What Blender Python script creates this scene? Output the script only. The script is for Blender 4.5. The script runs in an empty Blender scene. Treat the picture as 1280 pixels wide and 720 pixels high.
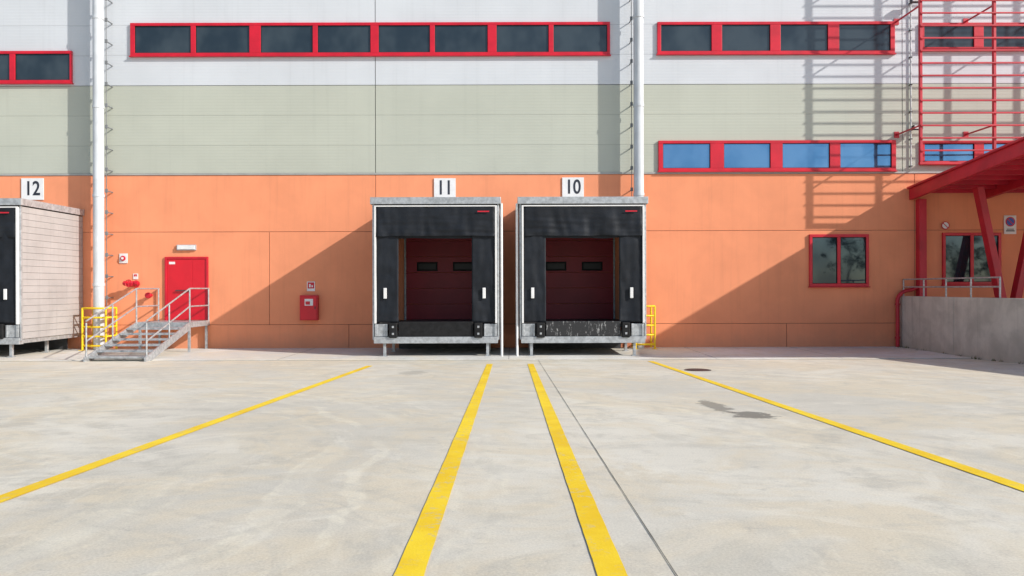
import bpy, bmesh, math, random
from mathutils import Vector, Matrix, noise
random.seed(7)
S=bpy.context.scene
COL=S.collection
SC=37.56; FS=42.9; CZ=2.0
def X(px): return (px-640)/SC
def Z(py,px=640): return CZ+(360-(py+0.0026*(px-640)))/SC
# ------------------------------------------------------------ materials
def nt(name):
    m=bpy.data.materials.new(name); m.use_nodes=True
    t=m.node_tree; b=t.nodes['Principled BSDF']; return m,t,b
def N(t,typ,**kw):
    n=t.nodes.new(typ)
    for k,v in kw.items(): setattr(n,k,v)
    return n
def L(t,a,b): t.links.new(a,b)
def noise_n(t,vec,scale,detail=5,rough=.6,dist=0):
    n=N(t,'ShaderNodeTexNoise'); n.inputs['Scale'].default_value=scale
    n.inputs['Detail'].default_value=min(detail,4); n.inputs['Roughness'].default_value=rough
    n.inputs['Distortion'].default_value=dist
    L(t,vec,n.inputs['Vector']); return n.outputs['Fac']
def mapr(t,v,a,b,c=0,d=1,smooth=True):
    n=N(t,'ShaderNodeMapRange'); 
    if smooth: n.interpolation_type='SMOOTHSTEP'
    for i,x in zip((1,2,3,4),(a,b,c,d)): n.inputs[i].default_value=x
    if isinstance(v,(int,float)): n.inputs[0].default_value=v
    else: L(t,v,n.inputs[0])
    return n.outputs[0]
def mth(t,op,a,b=None):
    n=N(t,'ShaderNodeMath',operation=op)
    for i,x in enumerate((a,b)):
        if x is None: continue
        if isinstance(x,(int,float)): n.inputs[i].default_value=x
        else: L(t,x,n.inputs[i])
    return n.outputs[0]
def mix(t,f,a,b,bt='MIX'):
    n=N(t,'ShaderNodeMix',data_type='RGBA',blend_type=bt)
    for sock,x in ((n.inputs[0],f),(n.inputs[6],a),(n.inputs[7],b)):
        if isinstance(x,(int,float)): sock.default_value=x
        elif isinstance(x,tuple): sock.default_value=(*x,1)
        else: L(t,x,sock)
    return n.outputs[2]
def scalev(t,vec,s):
    n=N(t,'ShaderNodeMapping'); n.inputs['Scale'].default_value=s; L(t,vec,n.inputs['Vector']); return n.outputs[0]
def bump(t,b,h,strength,dist=.01):
    n=N(t,'ShaderNodeBump'); n.inputs['Strength'].default_value=strength; n.inputs['Distance'].default_value=dist
    L(t,h,n.inputs['Height']); L(t,n.outputs[0],b.inputs['Normal'])
def mul(c,k): return tuple(min(1,x*k) for x in c)
def mat(name,col,rough=.55,metal=0,var=.12,scale=2.0,bs=.15,bscale=30,spec=.5,streak=0,dirt=0):
    m,t,b=nt(name)
    P=N(t,'ShaderNodeNewGeometry').outputs['Position']
    n1=noise_n(t,P,scale,4,.6,.3)
    c=mix(t,mapr(t,n1,.3,.7),mul(col,1-var),mul(col,1+var*.6))
    if streak:
        s=noise_n(t,scalev(t,P,(5,5,.22)),1.3,4,.65)
        c=mix(t,mth(t,'MULTIPLY',mapr(t,s,.48,.75),streak),c,mul(col,.55))
    if dirt:
        sp=N(t,'ShaderNodeSeparateXYZ'); L(t,P,sp.inputs[0])
        nz=noise_n(t,P,2.5,4,.7)
        h=mth(t,'SUBTRACT',sp.outputs[2],mth(t,'MULTIPLY',nz,.7))
        c=mix(t,mth(t,'MULTIPLY',mapr(t,h,-.35,.35,1,0),dirt),c,(.28,.22,.17))
    L(t,c,b.inputs['Base Color'])
    b.inputs['Metallic'].default_value=metal
    b.inputs['Roughness'].default_value=rough
    b.inputs['Specular IOR Level'].default_value=spec
    if bs: bump(t,b,noise_n(t,P,bscale,2),bs,.01)
    return m
ORANGE=(.84,.315,.165)
M_or=mat('orange_render',ORANGE,.85,var=.07,scale=.6,bs=.25,bscale=45,spec=.25,streak=.14,dirt=.22)
def ribwall(name,col,amp):
    m,t,b=nt(name); P=N(t,'ShaderNodeNewGeometry').outputs['Position']
    sp=N(t,'ShaderNodeSeparateXYZ'); L(t,P,sp.inputs[0]); z=sp.outputs[2]
    n1=noise_n(t,P,.35,3); c=mix(t,mapr(t,n1,.3,.7),mul(col,.95),mul(col,1.04))
    fl=mth(t,'FLOOR',mth(t,'ADD',z,.24)); wn=N(t,'ShaderNodeTexWhiteNoise',noise_dimensions='1D'); L(t,fl,wn.inputs['W'])
    c=mix(t,mth(t,'MULTIPLY',wn.outputs['Value'],.14),c,mul(col,.7))
    s=noise_n(t,scalev(t,P,(4,4,.12)),1.2,4,.65); c=mix(t,mth(t,'MULTIPLY',mapr(t,s,.5,.8),.12),c,mul(col,.5))
    fr=mth(t,'FRACT',mth(t,'ADD',z,.24)); seam=mapr(t,mth(t,'ABSOLUTE',mth(t,'SUBTRACT',fr,.5)),.485,.495)
    c=mix(t,mth(t,'MULTIPLY',seam,.30),c,mul(col,.3))
    L(t,c,b.inputs['Base Color']); b.inputs['Roughness'].default_value=.5; b.inputs['Specular IOR Level'].default_value=.35
    rib=mth(t,'SINE',mth(t,'MULTIPLY',z,2*math.pi/.1))
    h=mth(t,'ADD',mth(t,'MULTIPLY',rib,.3),mth(t,'MULTIPLY',seam,-2.0))
    h=mth(t,'ADD',h,mth(t,'MULTIPLY',noise_n(t,P,1.0,2),1.5))
    bump(t,b,h,amp,.006); return m
M_white=ribwall('white_cladding',(.62,.65,.69),.35)
M_green=ribwall('green_grey_cladding',(.49,.51,.44),.35)
M_red=mat('red_paint',(.60,.010,.03),.38,var=.15,scale=1.5,bs=.05,spec=.5)
M_redsteel=mat('red_steel',(.52,.015,.035),.45,var=.2,scale=1.2,bs=.08)
M_reddoor=mat('red_door_paint',(.66,.010,.025),.4,var=.08,scale=1,bs=.03)
M_maroon=mat('dock_door_red',(.32,.018,.032),.5,var=.15,scale=1,bs=.05)
M_galv=mat('galvanised_steel',(.47,.49,.51),.45,metal=.45,var=.25,scale=9,bs=.08)
M_alu=mat('grey_metal',(.50,.52,.54),.5,metal=.2,var=.15,scale=3,bs=.05)
M_pipe=mat('pipe_paint',(.60,.63,.66),.4,var=.1,scale=1.5,bs=.03,streak=.3)
M_whitep=mat('white_paint',(.78,.78,.78),.5,var=.06,scale=3,bs=.03)
M_panel=mat('sandwich_panel',(.41,.395,.39),.5,var=.10,scale=1,bs=.04,streak=.25)
M_pcore=mat('panel_joint',(.20,.19,.19),.7,var=.1)
M_curt=mat('black_tarpaulin',(.013,.016,.022),.6,var=.3,scale=2,bs=.25,bscale=60,spec=.25)
M_rub=mat('black_rubber',(.012,.012,.013),.7,var=.5,scale=6,bs=.3,spec=.3)
M_dark=mat('dark_grey',(.05,.05,.055),.6,var=.3,scale=5,bs=.1)
M_yel=mat('yellow_steel',(.85,.58,.01),.45,var=.12,scale=4,bs=.05)
M_conc=mat('ramp_concrete',(.55,.52,.47),.85,var=.2,scale=1.4,bs=.4,bscale=25,spec=.3,streak=.4,dirt=.3)
M_back=mat('joint_brown',(.30,.13,.08),.9,var=.2)  # dark brown backing that shows in the gaps between orange panels
M_backw=mat('joint_grey',(.2,.2,.2),.9,var=.2)
M_flash=mat('flashing',(.42,.42,.40),.5,metal=.2,var=.1)
M_bark=mat('bark',(.09,.07,.05),.9,var=.4)
M_leaf=mat('foliage',(.05,.075,.03),.7,var=.6,scale=.8,bs=0)
M_rust=mat('cast_iron',(.07,.035,.03),.7,var=.5,scale=8,bs=.5)
M_roof=mat('roof_sheet',(.3,.3,.3),.8,var=.1)
M_brk=mat('bracket_grey',(.16,.17,.18),.6,var=.2)
def glass(name,c1,c2,rough,metal,wob=.15):
    m,t,b=nt(name); P=N(t,'ShaderNodeNewGeometry').outputs['Position']
    c=mix(t,mapr(t,noise_n(t,scalev(t,P,(.8,1,.6)),.9,3),.35,.65),c1,c2); L(t,c,b.inputs['Base Color'])
    b.inputs['Roughness'].default_value=rough; b.inputs['Metallic'].default_value=metal; b.inputs['Specular IOR Level'].default_value=.6
    bump(t,b,noise_n(t,P,.7,2),wob,.03); return m
M_gdark=glass('window_glass_tinted',(.018,.030,.042),(.045,.062,.075),.12,.0)
M_gport=glass('porthole_glass',(.004,.005,.006),(.012,.014,.016),.5,.0)
M_gblue=glass('window_glass_reflective',(.09,.23,.42),(.15,.30,.50),.05,.75)
M_gmir=glass('window_glass',(.03,.05,.08),(.06,.09,.12),.03,.75,.08)

# ground concrete
def ground_mat(name,col,apron=False):
    m,t,b=nt(name); P=N(t,'ShaderNodeNewGeometry').outputs['Position']
    P2=scalev(t,P,(1,1,0))
    big=noise_n(t,scalev(t,P2,(1,.6,1)),.22,3,.6,.6)
    c=mix(t,mapr(t,big,.38,.62),mul(col,.84),mul(col,1.10))
    warm=noise_n(t,P2,.55,4,.7,.8); c=mix(t,mth(t,'MULTIPLY',mapr(t,warm,.42,.62),.8),c,(col[0]*1.0,col[1]*.90,col[2]*.74))
    med=noise_n(t,P2,2.2,4,.75)
    if not apron:
        mk1=noise_n(t,P2,.28,2,.5,.3)
        warpn=noise_n(t,P2,.45,3)
        def ring(cx,cy,freq,dist,seed,lo,hi,amt,colr,flip=False):
            nonlocal c
            d=N(t,'ShaderNodeVectorMath',operation='DISTANCE'); L(t,P2,d.inputs[0]); d.inputs[1].default_value=(cx,cy,0)
            q=mth(t,'ADD',mth(t,'MULTIPLY',d.outputs['Value'],freq),mth(t,'MULTIPLY',warpn,dist))
            nr=N(t,'ShaderNodeTexNoise',noise_dimensions='1D'); nr.inputs['Scale'].default_value=1; nr.inputs['Detail'].default_value=3
            nr.inputs['Roughness'].default_value=.75
            L(t,mth(t,'ADD',q,seed),nr.inputs['W'])
            f=mth(t,'MULTIPLY',mapr(t,nr.outputs['Fac'],.46,.64),mapr(t,mk1,hi if flip else lo,lo if flip else hi))
            f=mth(t,'MULTIPLY',f,mapr(t,med,.38,.62,.15,1))
            c=mix(t,mth(t,'MULTIPLY',f,amt),c,colr)
        lt=(min(1,col[0]*1.32),min(1,col[1]*1.30),min(1,col[2]*1.2))
        ring(-9,-19,1.8,2.0,3,.42,.58,.60,lt)
        ring(-3.5,-21.5,2.6,2.0,11,.44,.6,.42,mul(col,.62))
        ring(3,-3,2.2,2.4,37,.44,.62,.36,mul(col,.62),True)
        ring(-18,-2,1.5,2.4,51,.42,.6,.38,mul(col,.62))
        st=noise_n(t,scalev(t,P2,(2.2,.14,1)),1.0,4,.7,.3)
        c=mix(t,mth(t,'MULTIPLY',mapr(t,st,.54,.70),mth(t,'MULTIPLY',mapr(t,warm,.4,.6),.25)),c,mul(col,.62))
        vo=N(t,'ShaderNodeTexVoronoi'); vo.inputs['Scale'].default_value=11; L(t,P2,vo.inputs['Vector'])
        brk=mth(t,'MULTIPLY',mapr(t,vo.outputs['Distance'],.2,.5,.3,1),mapr(t,med,.40,.62,.05,1))
        tot=None
        for (cx,cy,r,w) in ((-4.6,-16.8,1.9,.17),(-4.6,-16.8,2.6,.17),(-3.9,-18.6,1.0,.15),(-7.5,-19.5,4.6,.18),(6.5,-18.5,3.6,.16)):
            d=N(t,'ShaderNodeVectorMath',operation='DISTANCE'); L(t,P2,d.inputs[0]); d.inputs[1].default_value=(cx,cy,0)
            e=mth(t,'ABSOLUTE',mth(t,'SUBTRACT',d.outputs['Value'],r))
            f=mapr(t,e,w*.6,w*1.2,1,0)
            tot=f if tot is None else mth(t,'MAXIMUM',tot,f)
        c=mix(t,mth(t,'MULTIPLY',mth(t,'MULTIPLY',tot,brk),.34),c,mul(col,.48))
    # irregular blotches
    b1=noise_n(t,P2,.9,4,.75,1.2)
    c=mix(t,mapr(t,b1,.53,.66,0,.42),c,(col[0]*.68,col[1]*.68,col[2]*.66))
    c=mix(t,mapr(t,b1,.34,.46,.38,0),c,mul(col,1.22))
    c=mix(t,mth(t,'MULTIPLY',mapr(t,med,.5,.68),.42),c,mul(col,.72))
    blot=noise_n(t,P2,5,4,.7); c=mix(t,mapr(t,blot,.60,.72,0,.5),c,mul(col,.55))
    fine=noise_n(t,P2,60,3,.75); c=mix(t,.28,c,mix(t,mapr(t,fine,.25,.75),mul(col,.6),mul(col,1.4)))
    if not apron:
        for (cx,cy,rx,ry,am) in ((2.9,-14.0,.13,.6,.7),(3.15,-14.9,.22,.30,.85),(-10.5,-10,.2,.4,.45),(-5.5,-19.0,.10,.12,.5),(-2.2,-8.2,.25,.5,.3)):
            v=N(t,'ShaderNodeVectorMath',operation='DISTANCE')
            L(t,scalev(t,P,(1/rx,1/ry,0)),v.inputs[0]); v.inputs[1].default_value=(cx/rx,cy/ry,0)
            e=mth(t,'ADD',v.outputs['Value'],mth(t,'MULTIPLY',mth(t,'SUBTRACT',blot,.5),3.0))
            c=mix(t,mapr(t,e,.85,1.35,am,0),c,mul(col,.27))
    L(t,c,b.inputs['Base Color']); b.inputs['Specular IOR Level'].default_value=.3
    b.inputs['Roughness'].default_value=.85
    bump(t,b,fine,.2,.005); return m
GC=(.68,.64,.545)
M_ground=ground_mat('yard_concrete',GC)
M_apron=ground_mat('apron_concrete',(.68,.665,.62),True)
def line_mat():
    m,t,b=nt('worn_yellow_road_paint'); P=N(t,'ShaderNodeNewGeometry').outputs['Position']
    y=mix(t,mapr(t,noise_n(t,P,1.5,4),.3,.7),(.86,.55,.004),(.97,.70,.02))
    w=noise_n(t,P,9,4,.8); w2=noise_n(t,P,1.1,3)
    f=mth(t,'MULTIPLY',mapr(t,w,.53,.66),mapr(t,w2,.4,.62,.2,.85))
    c=mix(t,f,y,(.62,.52,.25)); L(t,c,b.inputs['Base Color']); b.inputs['Roughness'].default_value=.7
    bump(t,b,noise_n(t,P,60,2),.3,.005); return m
M_line=line_mat()
M_joint=mat('joint_sealant',(.17,.165,.15),.8,var=.5,scale=3)

# ------------------------------------------------------------ mesh helpers
def empty(name,loc=(0,0,0)):
    e=bpy.data.objects.new(name,None); e.location=loc; e.empty_display_size=.3; COL.objects.link(e); return e
def fin(name,me,m,parent,bev=0,smooth=False):
    o=bpy.data.objects.new(name,me); COL.objects.link(o)
    if m and not me.materials: me.materials.append(m)
    if parent is not None:
        o.parent=parent; o.matrix_parent_inverse=Matrix.Translation(-Vector(parent.location))
    if bev:
        md=o.modifiers.new('b','BEVEL'); md.width=bev; md.segments=2; md.limit_method='ANGLE'
    if smooth:
        for p in me.polygons: p.use_smooth=True
    return o
def boxes(name,lst,m,parent=None,bev=0):
    vs=[];fs=[]
    for (x0,x1,y0,y1,z0,z1) in lst:
        i=len(vs)
        vs+=[(x0,y0,z0),(x1,y0,z0),(x1,y1,z0),(x0,y1,z0),(x0,y0,z1),(x1,y0,z1),(x1,y1,z1),(x0,y1,z1)]
        fs+=[[i+a for a in f] for f in ((0,3,2,1),(4,5,6,7),(0,1,5,4),(1,2,6,5),(2,3,7,6),(3,0,4,7))]
    me=bpy.data.meshes.new(name); me.from_pydata(vs,[],fs); return fin(name,me,m,parent,bev)
def prism(name,x0,x1,pts,m,parent=None,bev=0):
    n=len(pts); vs=[(x0,y,z) for y,z in pts]+[(x1,y,z) for y,z in pts]
    fs=[list(range(n)),list(range(2*n-1,n-1,-1))]+[[i,(i+1)%n+0,(i+1)%n+n,i+n][::-1] for i in range(n)]
    me=bpy.data.meshes.new(name); me.from_pydata(vs,[],fs)
    bm=bmesh.new(); bm.from_mesh(me); bmesh.ops.recalc_face_normals(bm,faces=bm.faces); bm.to_mesh(me); bm.free()
    return fin(name,me,m,parent,bev)
def tubes(name,paths,r,m,parent=None,res=3):
    cu=bpy.data.curves.new(name,'CURVE'); cu.dimensions='3D'; cu.bevel_depth=r; cu.bevel_resolution=res; cu.use_fill_caps=True
    for pts in paths:
        s=cu.splines.new('POLY'); s.points.add(len(pts)-1)
        for p,q in zip(s.points,pts): p.co=(*q,1)
    o=bpy.data.objects.new(name+'_c',cu); COL.objects.link(o)
    dg=bpy.context.evaluated_depsgraph_get(); me=bpy.data.meshes.new_from_object(o.evaluated_get(dg))
    bpy.data.objects.remove(o); me.name=name
    return fin(name,me,m,parent,smooth=True)
def disc(name,c,r,h,axis,m,parent=None,seg=32,bev=0):
    bm=bmesh.new(); bmesh.ops.create_cone(bm,cap_ends=True,segments=seg,radius1=r,radius2=r,depth=h)
    M=Matrix.Translation(c)
    if axis=='Y': M=M@Matrix.Rotation(math.pi/2,4,'X')
    if axis=='X': M=M@Matrix.Rotation(math.pi/2,4,'Y')
    bm.transform(M); me=bpy.data.meshes.new(name); bm.to_mesh(me); bm.free(); return fin(name,me,m,parent,bev)
def ringm(name,c,r,r2,m,parent):
    bm=bmesh.new(); 
    M=Matrix.Translation(c)@Matrix.Rotation(math.pi/2,4,'X')
    n=28;k=8;V=[]
    for i in range(n):
        a=2*math.pi*i/n; row=[]
        for j in range(k):
            b=2*math.pi*j/k; rr=r+r2*math.cos(b); row.append(bm.verts.new(M@Vector((rr*math.cos(a),rr*math.sin(a),r2*math.sin(b)))))
        V.append(row)
    for i in range(n):
        for j in range(k): bm.faces.new((V[i][j],V[(i+1)%n][j],V[(i+1)%n][(j+1)%k],V[i][(j+1)%k]))
    me=bpy.data.meshes.new(name); bm.to_mesh(me); bm.free(); return fin(name,me,m,parent,smooth=True)
def text(name,body,x,y,z,size,m,parent,sx=.8,off=.012):
    cu=bpy.data.curves.new(name,'FONT'); cu.body=body; cu.size=size; cu.align_x='CENTER'; cu.align_y='CENTER'; cu.extrude=.003; cu.offset=off
    o=bpy.data.objects.new(name+'_c',cu); COL.objects.link(o)
    dg=bpy.context.evaluated_depsgraph_get(); me=bpy.data.meshes.new_from_object(o.evaluated_get(dg)); bpy.data.objects.remove(o)
    me.transform(Matrix.Translation((x,y,z))@Matrix.Rotation(math.pi/2,4,'X')@Matrix.Diagonal((sx,1,1,1)))
    me.materials.clear()
    return fin(name,me,m,parent)
def gz(y):
    if y>=-4.1: return 0
    return .0303*(-4.1-max(y,-32))

# ------------------------------------------------------------ ground
xs=[-400,-60,-30,-15,0,15,30,60,400]; ys=[-500,-120,-60,-32,-24,-16,-10,-4.1,0,60,400]
vs=[(x,y,gz(y)) for y in ys for x in xs]; nx=len(xs)
fs=[(j*nx+i,j*nx+i+1,(j+1)*nx+i+1,(j+1)*nx+i) for j in range(len(ys)-1) for i in range(nx-1)]
me=bpy.data.meshes.new('ground'); me.from_pydata(vs,[],fs); fin('ground',me,M_ground,None)
boxes('pavement',[(-45,12.85,-4.0,-.001,-.05,.02)],M_apron,None,.006)
e=empty('drain_channel',(0,-4.1,0)); boxes('channel_strip',[(-45,12.8,-4.07,-4.03,-.05,.004)],M_joint,e)
def strip(name,pts,w,m,parent=None,dz=.006,jit=0):
    vs=[];fs=[]
    (x0,y0),(x1,y1)=pts; n=max(2,int(abs(y1-y0)/.12))
    for i in range(n+1):
        t=i/n; x=x0+(x1-x0)*t; y=y0+(y1-y0)*t
        j1=jit*noise.noise((x*3,y*5,1.3)); j2=jit*noise.noise((x*3,y*5,9.1))
        vs+=[(x-w/2+j1,y,gz(y)+dz),(x+w/2+j2,y,gz(y)+dz)]
        if i: k=2*i; fs.append((k-2,k-1,k+1,k))
    me=bpy.data.meshes.new(name); me.from_pydata(vs,[],fs)
    bm=bmesh.new(); bm.from_mesh(me)
    for f in bm.faces:
        f.normal_update()
        if f.normal.z<0: f.normal_flip()
    bm.to_mesh(me); bm.free()
    return fin(name,me,m,parent)
for a,b_ in (((-.575,-5.6),(-.515,-31)),((.468,-5.6),(.55,-31)),((-3.56,-6.1),(-3.94,-31)),((3.72,-4.7),(4.1,-31)),
             ((-14.3,-5.8),(-14.1,-31)),((-17.8,-5.8),(-17.9,-31))):
    strip('parking_line',(a,b_),.155,M_line,jit=.004)
ej=empty('expansion_joint',(0,-12,0))
strip('joint_strip',((.72,-4.1),(.93,-31)),.007,M_joint,ej,dz=.0045,jit=.002)
boxes('cross_joint',[(x,x+.012,-4.0,-.01,.02,.0225) for x in (-12.4,-6.55,-.1,5.7,9.2)],M_joint,ej)
em=empty('manhole_cover',(4.24,-7.7,gz(-7.7)))
disc('frame',(4.24,-7.7,gz(-7.7)+.004),.30,.012,'Z',M_dark,em)
disc('cover',(4.24,-7.7,gz(-7.7)+.010),.25,.012,'Z',M_rust,em)

# ------------------------------------------------------------ building
B=empty('warehouse_building',(0,10,0))
ZO=5.81; ZG=8.76; ZT=14.0; XL=-45; XR=34; g=.009
boxes('core',[(XL,XR,.06,40,0,ZT-.2)],M_backw,B)
boxes('joint_backing',[(XL,XR,.02,.055,0,ZO-.02)],M_back,B)
boxes('parapet_cap',[(XL-.1,XR+.1,-.08,.6,ZT,ZT+.12)],M_flash,B)
boxes('roof',[(XL,XR,.6,40,ZT-.2,ZT-.05)],M_roof,B)
def panels(name,joints,z0,z1,m,y=0.0,bev=.006,gg=g):
    js=[XL]+joints+[XR]
    boxes(name,[(a+gg,b-gg,y,.05,z0+gg*.8,z1-gg*.8) for a,b in zip(js[:-1],js[1:])],m,B,bev)
z1,z2=Z(405),Z(289)
panels('orange_plinth_panels',[-31,-22,-13.6,-5.43,4.26,9.13,18,26],0,z1,M_or)
panels('orange_wall_panels',[-31,-22,-13.6,-8.07,4.26,13.4,22],z1,z2,M_or)
panels('orange_upper_panels',[-31,-22,-13.6,-4.53,4.26,13.4,22],z2,ZO-.03,M_or)
boxes('flashing',[(XL,XR,-.025,.05,ZO-.03,ZO+.03)],M_flash,B)
up=[-31,-22,-13.6,-4.53,4.26,13.0,22]
panels('green_grey_cladding_wall',up,ZO+.03,ZG,M_green,y=.005,bev=0,gg=.012)
panels('white_cladding_wall',up,ZG,ZT,M_white,y=.005,bev=0,gg=.012)

def window(x0,x1,y0,y1,panes,gl,fw=.06):
    """px coordinates measured on the facade elevation; panes list of (x0,x1)"""
    c=(x0+x1)/2; a,b=X(x0),X(x1); zt,zb=Z(y0,c),Z(y1,c)
    p=[(X(u)-.012,X(v)+.012) for u,v in panes]
    fr=[(a,b,-.075,.004,zt-fw*1.6,zt),(a,b,-.075,.004,zb,zb+fw*1.6)]
    edges=[a]+[q for u in p for q in u]+[b]
    for i in range(0,len(edges),2): fr.append((edges[i],edges[i+1],-.073,.004,zb+fw*1.6,zt-fw*1.6))
    boxes('window_frame',fr,M_red,B,.008)
    sash=[];gls=[]
    for u,v in p:
        t=.016; q0,q1=zb+fw*1.6,zt-fw*1.6
        sash+=[(u,u+t,-.05,.003,q0,q1),(v-t,v,-.05,.003,q0,q1),(u+t,v-t,-.048,.003,q0,q0+t),(u+t,v-t,-.048,.003,q1-t,q1)]
        gls.append((u+t,v-t,-.028,.002,q0+t,q1-t))
    boxes('window_gasket',sash,M_rub,B,.003); boxes('window_glass',gls,gl,B)
    boxes('window_sill',[(a-.03,b+.03,-.11,.0,zb-.035,zb-.003)],M_red,B,.005)
window(165,763,29,70,[(171,240),(247,313),(328,392),(399,464),(475,538),(545,610),(622,686),(693,759)],M_gdark)
window(822,1118,28,68,[(827,889),(903,962),(976,1034),(1049,1112)],M_gdark)
window(823,1119,176,214,[(829,887),(905,962),(978,1036),(1050,1113)],M_gblue)
window(-420,92,65,105,[(-415,-350),(-342,-280),(-270,-205),(-197,-135),(-125,-60),(-52,14),(22,89)],M_gdark)
window(1150,1520,29,63,[(1155,1216),(1229,1288),(1302,1361),(1375,1435),(1449,1514)],M_gdark)
window(1150,1520,176,205,[(1155,1216),(1229,1288),(1302,1361),(1375,1435),(1449,1514)],M_gblue)
window(1011,1085,293,358,[(1015,1045),(1050,1081)],M_gmir)
window(1177,1250,291,356,[(1181,1211),(1216,1246)],M_gmir)
# service door
dx0,dx1=X(207),X(261)
boxes('service_door_frame',[(dx0,dx0+.07,-.06,.004,.95,3.065),(dx1-.07,dx1,-.06,.004,.95,3.065),(dx0+.07,dx1-.07,-.06,.004,2.995,3.065)],M_red,B,.006)
boxes('service_door_leaf',[(dx0+.075,(dx0+dx1)/2+.2,-.035,.003,.97,2.99),((dx0+dx1)/2+.206,dx1-.075,-.035,.003,.97,2.99)],M_reddoor,B,.004)
boxes('door_handle',[((dx0+dx1)/2-.35,(dx0+dx1)/2+.12,-.10,-.07,1.92,1.96),((dx0+dx1)/2+.05,(dx0+dx1)/2+.1,-.07,-.03,1.90,1.98)],M_dark,B,.008)
boxes('door_label',[(dx0+.14,dx0+.34,-.039,-.0355,2.82,2.90)],M_whitep,B)

# wall lamp
e=empty('wall_lamp',(X(234),-.05,Z(309)))
boxes('lamp_body',[(X(222),X(246),-.06,-.001,Z(313,234),Z(306,234))],M_alu,e,.01)
boxes('lamp_diffuser',[(X(223),X(245),-.10,-.06,Z(312,234),Z(307,234))],M_whitep,e,.015)
# ------------------------------------------------------------ downpipes
def downpipe(x,side,zb=0.0):
    e=empty('drain_pipe',(x,-.45,0))
    tubes('pipe',[[(x,-.45,zb),(x,-.45,ZT+.2)]],.165,M_pipe,e,6)
    for z in (2.1,5.0,7.9,10.8,13.6): 
        tubes('collar',[[(x,-.45,z),(x,-.45,z+.09)]],.182,M_pipe,e,6)
    xs=x+side*.22
    lst=[]
    z=1.7
    while z<ZT: 
        lst+=[(xs-.015,xs+.015,-.36,0,z,z+.03),(xs-.04,xs+.04,-.40,-.36,z-.04,z+.08)]
        z+=.70
    boxes('brackets',lst,M_brk,e,.004)
    tubes('earthing_cable',[[(xs,-.38,.3),(xs,-.38,ZT)]],.012,M_brk,e)
downpipe(X(124)*.982,1)
downpipe(4.15,-1)
# ------------------------------------------------------------ signs
def nsign(px0,px1,py0,py1,txt):
    c=(px0+px1)/2; a,b=X(px0),X(px1); t,bo=Z(py0,c),Z(py1,c)
    e=empty('number_sign',((a+b)/2,-.03,(t+bo)/2))
    boxes('plate',[(a,b,-.035,-.015,bo,t)],M_whitep,e,.004)
    boxes('standoffs',[(a+.1,a+.16,-.015,0,bo+.1,t-.1),(b-.16,b-.1,-.015,0,bo+.1,t-.1)],M_dark,e)
    text('digits',txt,(a+b)/2,-.038,(t+bo)/2,.66,mdig,e,.80,.010)
mdig=mat('digit_paint',(.02,.025,.04),.6,var=.2)
nsign(28,56,223,250,'12'); nsign(543,570,223,248,'11'); nsign(703,730,222,247,'10')

# ------------------------------------------------------------ dock houses
def curtain(name,x0,x1,z0,z1,y,amp,e,seed,nx=46,nz=30,vert=True,sag=.03):
    vs=[];fs=[]
    for j in range(nz+1):
        t=j/nz
        for i in range(nx+1):
            s=i/nx; x=x0+(x1-x0)*s; z=z1+(z0-z1)*t
            a=amp*(.35+.65*t)
            d=a*noise.noise((x*2.2+seed,z*.9,seed))+a*.6*noise.noise((x*6+seed,z*2.0+x*1.5,seed+3))
            d+=.35*a*noise.noise((x*1.2,z*9,seed+7))
            zz=z+(sag*noise.noise((x*1.7,seed,0)) if j==nz else 0)
            vs.append((x,y+d,zz))
    for j in range(nz):
        for i in range(nx):
            a=j*(nx+1)+i; fs.append((a,a+nx+1,a+nx+2,a+1))
    me=bpy.data.meshes.new(name); me.from_pydata(vs,[],fs); o=fin(name,me,M_curt,e,smooth=True)
    md=o.modifiers.new('s','SOLIDIFY'); md.thickness=.015; return o
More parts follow.
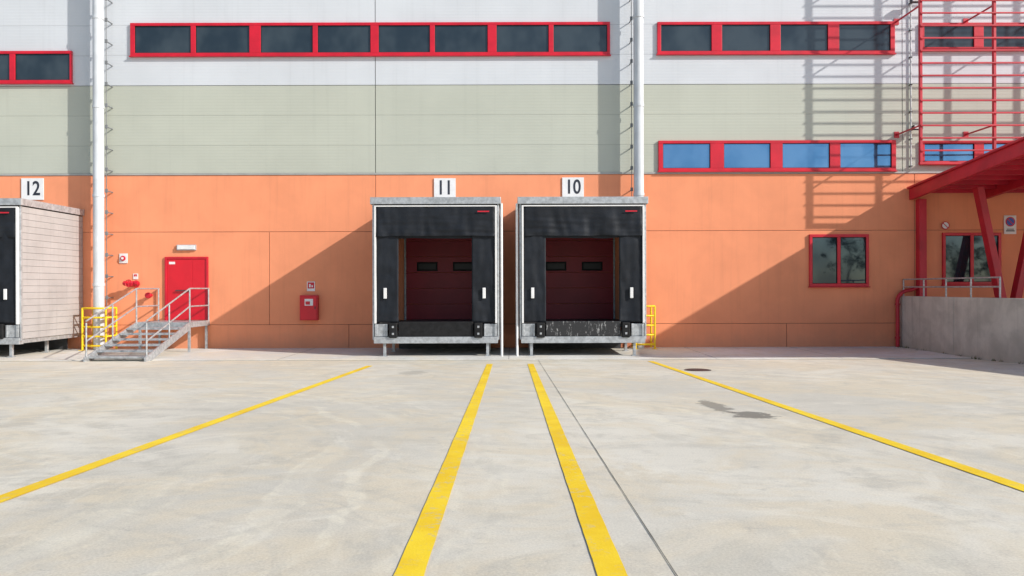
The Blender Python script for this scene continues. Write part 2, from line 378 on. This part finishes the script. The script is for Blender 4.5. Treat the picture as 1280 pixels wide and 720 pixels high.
def dock(xc,posts,streak):
    e=empty('loading_dock_shelter',(xc,-1.5,0)); W=1.84; yf=-3.05
    z0=.95
    pl=[]; z=.55
    while z<4.40:
        zz=min(z+.19,4.41)
        pl+=[(xc-W,xc-W+.05,yf,-.02,z+.003,zz),(xc+W-.05,xc+W,yf,-.02,z+.003,zz)]; z+=.194
    boxes('side_cladding',pl,M_panel,e,.004)
    boxes('side_core',[(xc-W+.02,xc-W+.075,yf+.01,-.03,.56,4.40),(xc+W-.075,xc+W-.02,yf+.01,-.03,.56,4.40)],M_pcore,e)
    boxes('inner_lining',[(xc-W+.08,xc-W+.10,yf+.05,-.03,.97,4.36),(xc+W-.10,xc+W-.08,yf+.05,-.03,.97,4.36)],M_dark,e)
    boxes('roof_slab',[(xc-W-.03,xc+W+.03,yf-.10,-.015,4.47,4.60)],M_alu,e,.015)
    boxes('roof_trim',[(xc-W-.05,xc+W+.05,yf-.14,yf-.10,4.44,4.64),(xc-W-.055,xc-W-.03,yf-.1,-.015,4.44,4.64),(xc+W+.03,xc+W+.055,yf-.1,-.015,4.44,4.64)],M_galv,e,.006)
    boxes('head_frame',[(xc-W+.08,xc+W-.08,yf-.03,yf+.05,4.37,4.47)],M_dark,e)
    boxes('ceiling',[(xc-W+.08,xc+W-.08,yf+.06,-.02,4.38,4.44)],M_dark,e)
    boxes('side_frame',[(xc-W,xc-W+.05,yf-.06,yf-.003,.5,4.44),(xc+W-.05,xc+W,yf-.06,yf-.003,.5,4.44)],M_galv,e,.006)
    boxes('white_edge',[(xc-W+.062,xc-W+.115,yf-.13,yf-.02,.98,4.40),(xc+W-.115,xc+W-.062,yf-.13,yf-.02,.98,4.40),
                        (xc-W+.115,xc+W-.115,yf-.13,yf-.02,4.365,4.40)],M_whitep,e,.005)
    curtain('head_curtain',xc-W+.12,xc+W-.12,3.50,4.36,yf-.115,.07,e,xc)
    curtain('head_curtain_flap',xc-1.2,xc+1.2,3.45,3.80,yf-.045,.05,e,xc+4,30,10)
    curtain('side_curtain',xc-W+.12,xc-1.08,1.0,3.72,yf-.075,.05,e,xc+9,14,40,sag=.01)
    curtain('side_curtain',xc+1.05,xc+W-.12,1.0,3.72,yf-.075,.05,e,xc+15,14,40,sag=.01)
    boxes('side_board',[(xc-W+.13,xc-1.14,yf-.03,yf+.3,1.0,4.36),(xc+1.11,xc+W-.13,yf-.03,yf+.3,1.0,4.36)],M_rub,e)
    boxes('white_marker',[(xc-1.51,xc-1.42,yf-.125,yf-.09,1.70,2.01),(xc+1.36,xc+1.45,yf-.125,yf-.09,1.70,2.01)],M_whitep,e,.01)
    boxes('maker_label',[(xc+1.22,xc+1.56,yf-.175,yf-.165,4.20,4.235)],M_red,e)
    boxes('platform_deck',[(xc-1.75,xc+1.75,yf+.02,-.02,.86,z0)],M_dark,e)
    boxes('leveller_plate',[(xc-1.08,xc+1.08,yf-.02,-.03,z0+.003,z0+.02)],M_dark,e,.003)
    boxes('leveller_lip',[(xc-1.09,xc+1.09,yf-.10,yf+.015,.60,1.03)],streak,e,.02)
    bp=[]
    for s in (-1,1):
        bp.append((xc+s*1.235-.12,xc+s*1.235+.12,yf-.16,yf-.01,.56,1.0))
    boxes('dock_bumper',bp,M_rub,e,.025)
    bl=[]
    for s in (-1,1):
        for zz in (.68,.88): bl.append((xc+s*1.235-.03,xc+s*1.235+.03,yf-.175,yf-.155,zz-.03,zz+.03))
    boxes('bumper_bolts',bl,M_galv,e,.008)
    fr=[]
    for s in (-1,1):
        a,b=sorted((xc+s*1.40,xc+s*1.77)); fr.append((a,b,yf-.05,yf+.0,.60,.96))
        a,b=sorted((xc+s*1.40,xc+s*1.45)); fr.append((a,b,yf-.09,yf-.05,.60,.96))
        a,b=sorted((xc+s*1.70,xc+s*1.77)); fr.append((a,b,yf-.09,yf-.05,.60,.96))
    fr.append((xc-1.80,xc+1.80,yf-.10,yf+.1,.40,.59))
    fr+= [(xc-1.80,xc+1.80,-.3,-.1,.42,.59),(xc-1.80,xc-1.68,yf+.1,-.3,.42,.59),(xc+1.68,xc+1.80,yf+.1,-.3,.42,.59),(xc-.05,xc+.05,yf+.1,-.3,.42,.59)]
    boxes('steel_base_frame',fr,M_galv,e,.008)
    lg=[]
    for s in (-1,1):
        for yy in (yf+.02,-1.4):
            x=xc+s*1.5; lg+=[(x-.04,x+.04,yy-.04,yy+.04,.0,.42),(x-.09,x+.09,yy-.09,yy+.09,.01,.034)]
    boxes('support_legs',lg,M_galv,e,.004)
    boxes('under_dock_shade',[(xc-1.5,xc+1.5,-.35,-.30,0,.9)],M_dark,e)  # added dark panel: shade under the open dock put into its colour
    for s in posts:
        x=xc+s*(W+.035+.04)
        tubes('downspout',[[(x,yf-.02,.0),(x,yf-.02,4.46)]],.035,M_whitep,e)
    segs=[]; z=z0
    while z<4.1: segs.append((xc-1.30,xc+1.30,-.035,-.002,z+.004,min(z+.52,4.12))); z+=.524
    boxes('sectional_door',segs,M_maroon,e,.008)
    wz=2+(360-333)/SC
    boxes('door_window_rim',[(xc+s*.60-.345,xc+s*.60+.345,-.05,-.036,wz-.15,wz+.15) for s in (-1,1)],M_rub,e,.02)
    boxes('door_window_pane',[(xc+s*.60-.29,xc+s*.60+.29,-.056,-.05,wz-.095,wz+.095) for s in (-1,1)],M_gport,e,.004)
    boxes('door_guide',[(xc-1.36,xc-1.30,-.06,-.002,z0,4.12),(xc+1.30,xc+1.36,-.06,-.002,z0,4.12)],M_galv,e,.004)
ms,t,b=nt('scuffed_lip'); P=N(t,'ShaderNodeNewGeometry').outputs['Position']
f=mapr(t,noise_n(t,scalev(t,P,(4,1,1.2)),3,4,.8),.56,.66,0,.75)
L(t,mix(t,f,(.02,.02,.022),(.4,.4,.4)),b.inputs['Base Color']); b.inputs['Roughness'].default_value=.6
dock((545-640)/FS,(1,),M_rub); dock((728.5-640)/FS,(-1,),ms); dock(-16.1,(),M_rub)

# ------------------------------------------------------------ staircase
e=empty('metal_staircase',(-10.6,-1.5,0))
xa,xb=-11.72,-10.06; xr=xb; zp=.95; yp=-1.5; yb=-4.3
boxes('platform',[(xa,xr,yp,-.02,zp-.04,zp)],M_galv,e,.004)
boxes('platform_edge',[(xa,xr,yp-.012,yp-.002,zp-.16,zp+.012),(xr+.002,xr+.012,yp,-.02,zp-.16,zp+.012),(xa-.012,xa-.002,yp,-.02,zp-.16,zp+.012)],M_galv,e)
n=7; tr=[]; no=[]
for i in range(n-1):
    z=zp*(i+1)/n; y=yb+(yp-yb)*(i+.3)/n
    tr.append((xa+.04,xb-.04,y,y+.33,z-.035,z)); no.append((xa+.04,xb-.04,y-.006,y+.03,z-.05,z+.004))
boxes('treads',tr,M_galv,e,.003); boxes('tread_nosing',no,M_galv,e)
for x in (xa,xb-.0): prism('stringer',x-.025,x+.025,[(yb-.05,0),(yb+.25,0),(yp-.015,zp-.22),(yp-.015,zp+.02),(yb-.05,.12)],M_galv,e,.004)
boxes('legs',[(x-.035,x+.035,y-.035,y+.035,0,zp-.05) for x in (xr-.06,xa+.06) for y in (yp+.08,-.12)],M_galv,e,.004)
r=.024; H=1.06; P=[]
for x in (xa,xb):
    P.append([(x,yb+.05,.06),(x,yb+.05,.06+H-.05)]); P.append([(x,yp-.02,zp),(x,yp-.02,zp+H)])
    ym=(yb+yp)/2; P.append([(x,ym,zp/2),(x,ym,zp/2+H)])
    for h in (H,.5): P.append([(x,yb+.05,.08+h-.02),(x,yp-.02,zp+h),(x,-.05,zp+h)])
    P.append([(x,-.08,zp),(x,-.08,zp+H)])
tubes('handrails',P,r,M_galv,e)

# ------------------------------------------------------------ yellow guards
def guard(x0,x1,y,h):
    e=empty('yellow_guard_rail',((x0+x1)/2,y,0)); P=[]
    for yy in (y,-.12):
        P+=[[(x0,yy,0),(x0,yy,h)],[(x1,yy,0),(x1,yy,h)]]
    k=5
    for i in range(k):
        z=h*(.12+.88*i/(k-1)); P.append([(x0,-.12,z),(x0,y,z),(x1,y,z),(x1,-.12,z)])
    tubes('tube_frame',P,.032,M_yel,e)
    boxes('base_plates',[(x-.08,x+.08,y-.08,y+.08,.01,.034) for x in (x0,x1)],M_yel,e)
guard(-13.86,-13.10,-.75,1.38); guard(3.98,4.60,-.75,1.40)

# ------------------------------------------------------------ fire equipment
a,b=X(377),X(399); t,bo=Z(369,388),Z(400,388)
e=empty('fire_hose_cabinet',((a+b)/2,-.1,(t+bo)/2))
boxes('cabinet',[(a,b,-.22,-.001,bo,t)],M_red,e,.012)
boxes('cabinet_door',[(a+.03,b-.03,-.235,-.221,bo+.03,t-.03)],M_reddoor,e,.006)
boxes('label',[(a+.17,b-.14,-.24,-.2355,t-.34,t-.12)],M_whitep,e); boxes('label_symbol',[(a+.20,b-.24,-.243,-.2402,t-.31,t-.2)],M_red,e)
boxes('latch',[(b-.09,b-.06,-.25,-.2355,(t+bo)/2-.05,(t+bo)/2+.05)],M_dark,e)
def esign(px0,px1,py0,py1):
    c=(px0+px1)/2; a,b=X(px0),X(px1); t,bo=Z(py0,c),Z(py1,c)
    e=empty('fire_safety_sign',((a+b)/2,-.02,(t+bo)/2))
    boxes('plate',[(a,b,-.02,-.001,bo,t)],M_whitep,e,.002)
    boxes('red_field',[(a+.025,b-.025,-.023,-.0205,bo+.09,t-.025)],M_red,e)
    boxes('symbol',[(a+.07,(a+b)/2-.01,-.026,-.0235,bo+.13,t-.08),((a+b)/2+.02,b-.07,-.026,-.0235,bo+.13,t-.12)],M_whitep,e)
esign(384,394,352,364); esign(167,173,342,349)
e=empty('fire_alarm_sounder',(X(155),-.1,Z(322)))
boxes('plate',[(X(150),X(160),-.03,-.001,Z(329,155),Z(317,155))],M_whitep,e,.005)
disc('bell',(X(155),-.055,Z(323,155)),.085,.05,'Y',M_red,e,bev=.015); disc('bell_boss',(X(155),-.085,Z(323,155)),.04,.02,'Y',M_whitep,e)
e=empty('fire_hydrant_connection',(X(165),-.3,1.3)); hx=X(166)*.99; hz=Z(355,165)
tubes('wall_stub',[[(hx,0,hz),(hx,-.30,hz)]],.06,M_red,e,4)
disc('wall_flange',(hx,-.02,hz),.12,.03,'Y',M_red,e)
disc('valve_body',(hx,-.3,hz),.10,.24,'X',M_red,e,bev=.02)
for s in (-1,1):
    disc('outlet_cap',(hx+s*.18,-.34,hz+.02),.08,.12,'X',M_red,e,bev=.02); disc('cap_lug',(hx+s*.25,-.34,hz+.02),.045,.03,'X',M_red,e)
ringm('hand_wheel',(hx,-.50,hz+.02),.11,.016,M_red,e); tubes('wheel_spokes',[[(hx-.11,-.50,hz+.02),(hx+.11,-.50,hz+.02)],[(hx,-.50,hz-.09),(hx,-.50,hz+.13)],[(hx,-.50,hz+.02),(hx,-.35,hz+.02)]],.013,M_red,e)
hx2=hx+.5; tubes('branch_stub',[[(hx2,0,hz-.38),(hx2,-.2,hz-.38)]],.05,M_red,e,4)
disc('branch_valve',(hx2,-.22,hz-.38),.10,.10,'Y',M_red,e,bev=.02)

# ------------------------------------------------------------ sunshade
e=empty('sunshade_louvre',(16,-1.45,9)); yl=-1.45; s=924/(24.6-1.45)
def xl(px): return (px-640)/s
def zl(py): return 2+(360-py)/s
zb,zt=zl(204),13.6
xp=[xl(1151),xl(1243),xl(1335),xl(1427),xl(1520)]
boxes('posts',[(x-.04,x+.04,yl-.05,yl+.05,zb,zt) for x in xp],M_redsteel,e,.006)
sl=[]; z=zl(190)
while z<zt: sl.append((xp[0]-.04,xp[-1]+.04,yl-.09,yl-.052,z-.026,z+.026)); z+=.39
boxes('slats',sl,M_redsteel,e,.01)
boxes('bottom_rail',[(xp[0]-.05,xp[-1]+.05,yl-.05,yl+.05,zb-.08,zb-.002)],M_redsteel,e,.006)
arms=[]
for x in xp:
    for zz in (zl(158),zl(8),13.2): arms.append((x-.022,x+.022,yl+.05,0,zz-.022,zz+.022)); 
boxes('bracket_arms',arms,M_redsteel,e,.004)
boxes('wall_plates',[(a[0]-.06,a[1]+.06,-.02,-.001,a[4]-.08,a[5]+.08) for a in arms],M_redsteel,e)
# conduit & little floodlights beside it
e=empty('electrical_conduit',(X(1138),-.05,8)); cx=X(1138)
tubes('conduit',[[(cx,-.04,5.9),(cx,-.04,13.9)]],.022,M_alu,e)
boxes('clips',[(cx-.04,cx+.04,-.07,0,z,z+.03) for z in [6+i*.9 for i in range(9)]],M_dark,e)
def flood(px,py):
    x,z=X(px),Z(py,px); e=empty('wall_floodlight',(x,-.2,z))
    boxes('arm',[(x-.02,x+.02,-.2,0,z-.02,z+.02)],M_dark,e); boxes('head',[(x-.16,x+.16,-.36,-.2,z-.07,z+.08)],M_dark,e,.02)
    boxes('lens',[(x-.13,x+.13,-.37,-.361,z-.05,z+.06)],M_whitep,e)
flood(1139,5); flood(1141,162)

# ------------------------------------------------------------ ramp + canopy
e=empty('concrete_ramp_wall',(12.95,-7,0))
seg=[]; y=-.02
while y>-16:
    seg.append((12.88,13.13,max(y-2.99,-16.5),y,-.1,1.70)); y-=3.0
boxes('wall',seg,M_conc,e,.012)
e2=empty('loading_ramp',(20,-8,0)); boxes('deck',[(13.14,30,-16.5,-.02,-.1,1.42)],M_conc,e2)
e3=empty('ramp_railing',(13,-2.4,1.7)); P=[[(13.0,-.05,1.7+h),(13.0,-4.9,1.7+h)] for h in (.55,.3)]
P+=[[(13.0,y,1.68),(13.0,y,2.25)] for y in (-.05,-1.25,-2.45,-3.65,-4.9)]
tubes('tubes',P,.024,M_galv,e3)
e=empty('red_canopy',(18,-4,5)); x0=13.2; x1=25; yo=-8.0; zi=5.25; zo=zi+.095*8
def cz(y): return zi+.095*(-y)
def beam_y(xa_,xb_,h,dz=0): 
    return prism('beam',xa_,xb_,[(-.03,cz(0)+dz),(yo,zo+dz),(yo,zo-h+dz),(-.03,cz(0)-h+dz)],M_redsteel,e,.006)
for x in (13.2,15.6,18.0,20.4,22.8,25.0): beam_y(x,x+.14,.36)
pur=[]
for i in range(14):
    y=-.15-i*.6; pur.append((13.345,25.0,y-.05,y+.05,cz(y)-.16,cz(y)-.02))
boxes('purlins',pur,M_redsteel,e,.004)
prism('roof_sheet',13.12,25.3,[(-.03,cz(0)+.003),(yo-.1,zo+.0125),(yo-.1,zo+.07),(-.03,cz(0)+.06)],M_redsteel,e)
boxes('edge_fascia',[(13.1,25.3,yo-.14,yo-.11,zo-.38,zo+.1)],M_redsteel,e,.005)
def col(p,q,w=.13):
    d=(Vector(q)-Vector(p)); L_=d.length
    bm=bmesh.new(); bmesh.ops.create_cube(bm,size=1); bm.transform(Matrix.Diagonal((w*2,w*1.6,L_,1)))
    bm.transform(Matrix.Translation((Vector(p)+Vector(q))/2)@d.to_track_quat('Z','Y').to_matrix().to_4x4())
    me=bpy.data.meshes.new('column'); bm.to_mesh(me); bm.free(); fin('column',me,M_redsteel,e,.01)
for yy in (-1.6,-6.2):
    for xo in (0,6.2):
        col((15.25+xo,yy,1.42),(14.5+xo,yy,cz(yy)-.3)); col((15.62+xo,yy,1.42),(16.4+xo,yy,cz(yy)-.3))
        boxes('base_plate',[(15.0+xo,15.9+xo,yy-.2,yy+.2,1.42,1.45)],M_redsteel,e)
boxes('wall_post',[(13.42,13.66,-.26,-.02,1.42,4.9)],M_redsteel,e,.01)
e=empty('red_pipe',(12.75,-.2,1)); 
pts=[(12.74,-.16,0),(12.74,-.16,1.55)]+[(12.74+.45*(1-math.cos(a)),-.16,1.55+.35*math.sin(a)) for a in [math.pi/2*i/8 for i in range(1,9)]]+[(13.42,-.16,2.0)]
tubes('pipe',[pts],.06,M_redsteel,e,5)
tubes('collars',[[(12.74,-.16,z),(12.74,-.16,z+.06)] for z in (.3,1.4)],.078,M_redsteel,e,5)
mblue=mat('sign_blue',(.02,.08,.45),.4)
def nopark(px,py,w,h,full=True):
    x,z=X(px),Z(py,px); e=empty('no_parking_sign',(x,-.03,z))
    if full:
        boxes('plate',[(x-w/2,x+w/2,-.03,-.002,z-h/2,z+h/2)],M_whitep,e,.004)
        boxes('caption',[(x-w*.35,x+w*.35,-.034,-.0305,z-h*.36,z-h*.30),(x-w*.3,x+w*.3,-.034,-.0305,z-h*.26,z-h*.22)],mdig,e)
    zz=z+(h*.16 if full else 0); r=w*.40
    disc('red_disc',(x,-.033,zz),r,.006,'Y',M_red,e); disc('blue_disc',(x,-.036,zz),r*.78,.006,'Y',mblue if full else M_whitep,e)
    bm=bmesh.new(); bmesh.ops.create_cube(bm,size=1); bm.transform(Matrix.Translation((x,-.041,zz))@Matrix.Rotation(math.radians(45),4,'Y')@Matrix.Diagonal((r*1.7,.004,r*.2,1)))
    me=bpy.data.meshes.new('bar'); bm.to_mesh(me); bm.free(); fin('red_bar',me,M_red,e)
nopark(1262,281,.40,.62); nopark(1181,282,.34,.34,False)

# ------------------------------------------------------------ weeds along the foot of the ramp wall
vs=[];fs=[]
for k in range(260):
    q=random.choice([0,0,1]); 
    if q: cx0,cy0=random.uniform(12.6,12.84),random.uniform(-1.6,-.1)
    else: cx0,cy0=12.82-abs(random.gauss(0,.05)),random.uniform(-7,-.1)
    if noise.noise((cx0*.5,cy0*1.7,3))<.02: continue
    a=random.uniform(0,6.28); h=random.uniform(.03,.11); w_=.012; ln=random.uniform(.02,.07); z0=max(gz(cy0),.0)+.0
    i=len(vs); vs+=[(cx0-w_*math.sin(a),cy0+w_*math.cos(a),z0),(cx0+w_*math.sin(a),cy0-w_*math.cos(a),z0),(cx0+ln*math.cos(a),cy0+ln*math.sin(a),z0+h)]
    fs.append((i,i+1,i+2))
me=bpy.data.meshes.new('weeds'); me.from_pydata(vs,[],fs); fin('weeds',me,mat('dry_weeds',(.10,.11,.04),.8,var=.5,scale=5,bs=0),None)

# ------------------------------------------------------------ distant trees behind the yard (seen mirrored in the glass)
vs=[];fs=[];mi=[]
for k in range(34):
    tx=-115+k*7+random.uniform(-2,2); ty=-112+random.uniform(-8,8); h=random.uniform(8,13); z0=gz(-40)
    i=len(vs)
    for lv,rr in ((0,.28),(h*.55,.14),(h*.9,.04)):
        for a in range(6): vs.append((tx+rr*math.cos(a*1.047)+lv*.02,ty+rr*math.sin(a*1.047),z0+lv))
    for l in range(2):
        for a in range(6): fs.append((i+l*6+a,i+l*6+(a+1)%6,i+l*6+6+(a+1)%6,i+l*6+6+a)); mi.append(0)
    cl=[(tx+random.gauss(0,h*.17),ty+random.gauss(0,h*.17),z0+h*random.uniform(.4,.95),random.uniform(.6,1.4)) for _ in range(14)]
    for c in cl:
        for _ in range(30):
            p=Vector(c[:3])+Vector((random.gauss(0,1),random.gauss(0,1),random.gauss(0,.7)))*c[3]*.6
            u=Vector((random.gauss(0,1),random.gauss(0,1),random.gauss(0,1))).normalized()*.28; v=u.orthogonal().normalized()*.2
            i=len(vs); vs+=[p-u,p+v,p+u,p-v]; fs.append((i,i+1,i+2,i+3)); mi.append(1)
me=bpy.data.meshes.new('tree_row'); me.from_pydata([tuple(v) for v in vs],[],fs); me.materials.append(M_bark); me.materials.append(M_leaf)
me.polygons.foreach_set('material_index',mi); fin('tree_row',me,None,None)

# ------------------------------------------------------------ light
d=Vector((-2.0,1.0,-1.27)).normalized()
su=bpy.data.lights.new('sun','SUN'); su.energy=4.7; su.angle=math.radians(.7); su.color=(1,.955,.885)
so=bpy.data.objects.new('sun',su); so.rotation_euler=d.to_track_quat('-Z','Y').to_euler(); so.location=(20,-20,20); COL.objects.link(so)
w=bpy.data.worlds.new('World'); S.world=w; w.use_nodes=True; t=w.node_tree
sk=t.nodes.new('ShaderNodeTexSky'); sk.sky_type='NISHITA'; sk.sun_disc=False
sk.sun_elevation=math.asin(-d.z); sk.sun_rotation=math.atan2(-d.x,-d.y)
bg=t.nodes['Background']; t.links.new(sk.outputs[0],bg.inputs[0]); bg.inputs[1].default_value=.15
S.view_settings.view_transform='Standard'; S.view_settings.look='None'; S.view_settings.exposure=0
# ------------------------------------------------------------ camera
c=bpy.data.cameras.new('camera'); c.lens=26; c.sensor_width=36; c.clip_end=2000
co=bpy.data.objects.new('camera',c); co.location=(0,-24.6,2.0); co.rotation_euler=(math.radians(90),math.radians(.15),0); COL.objects.link(co); S.camera=co
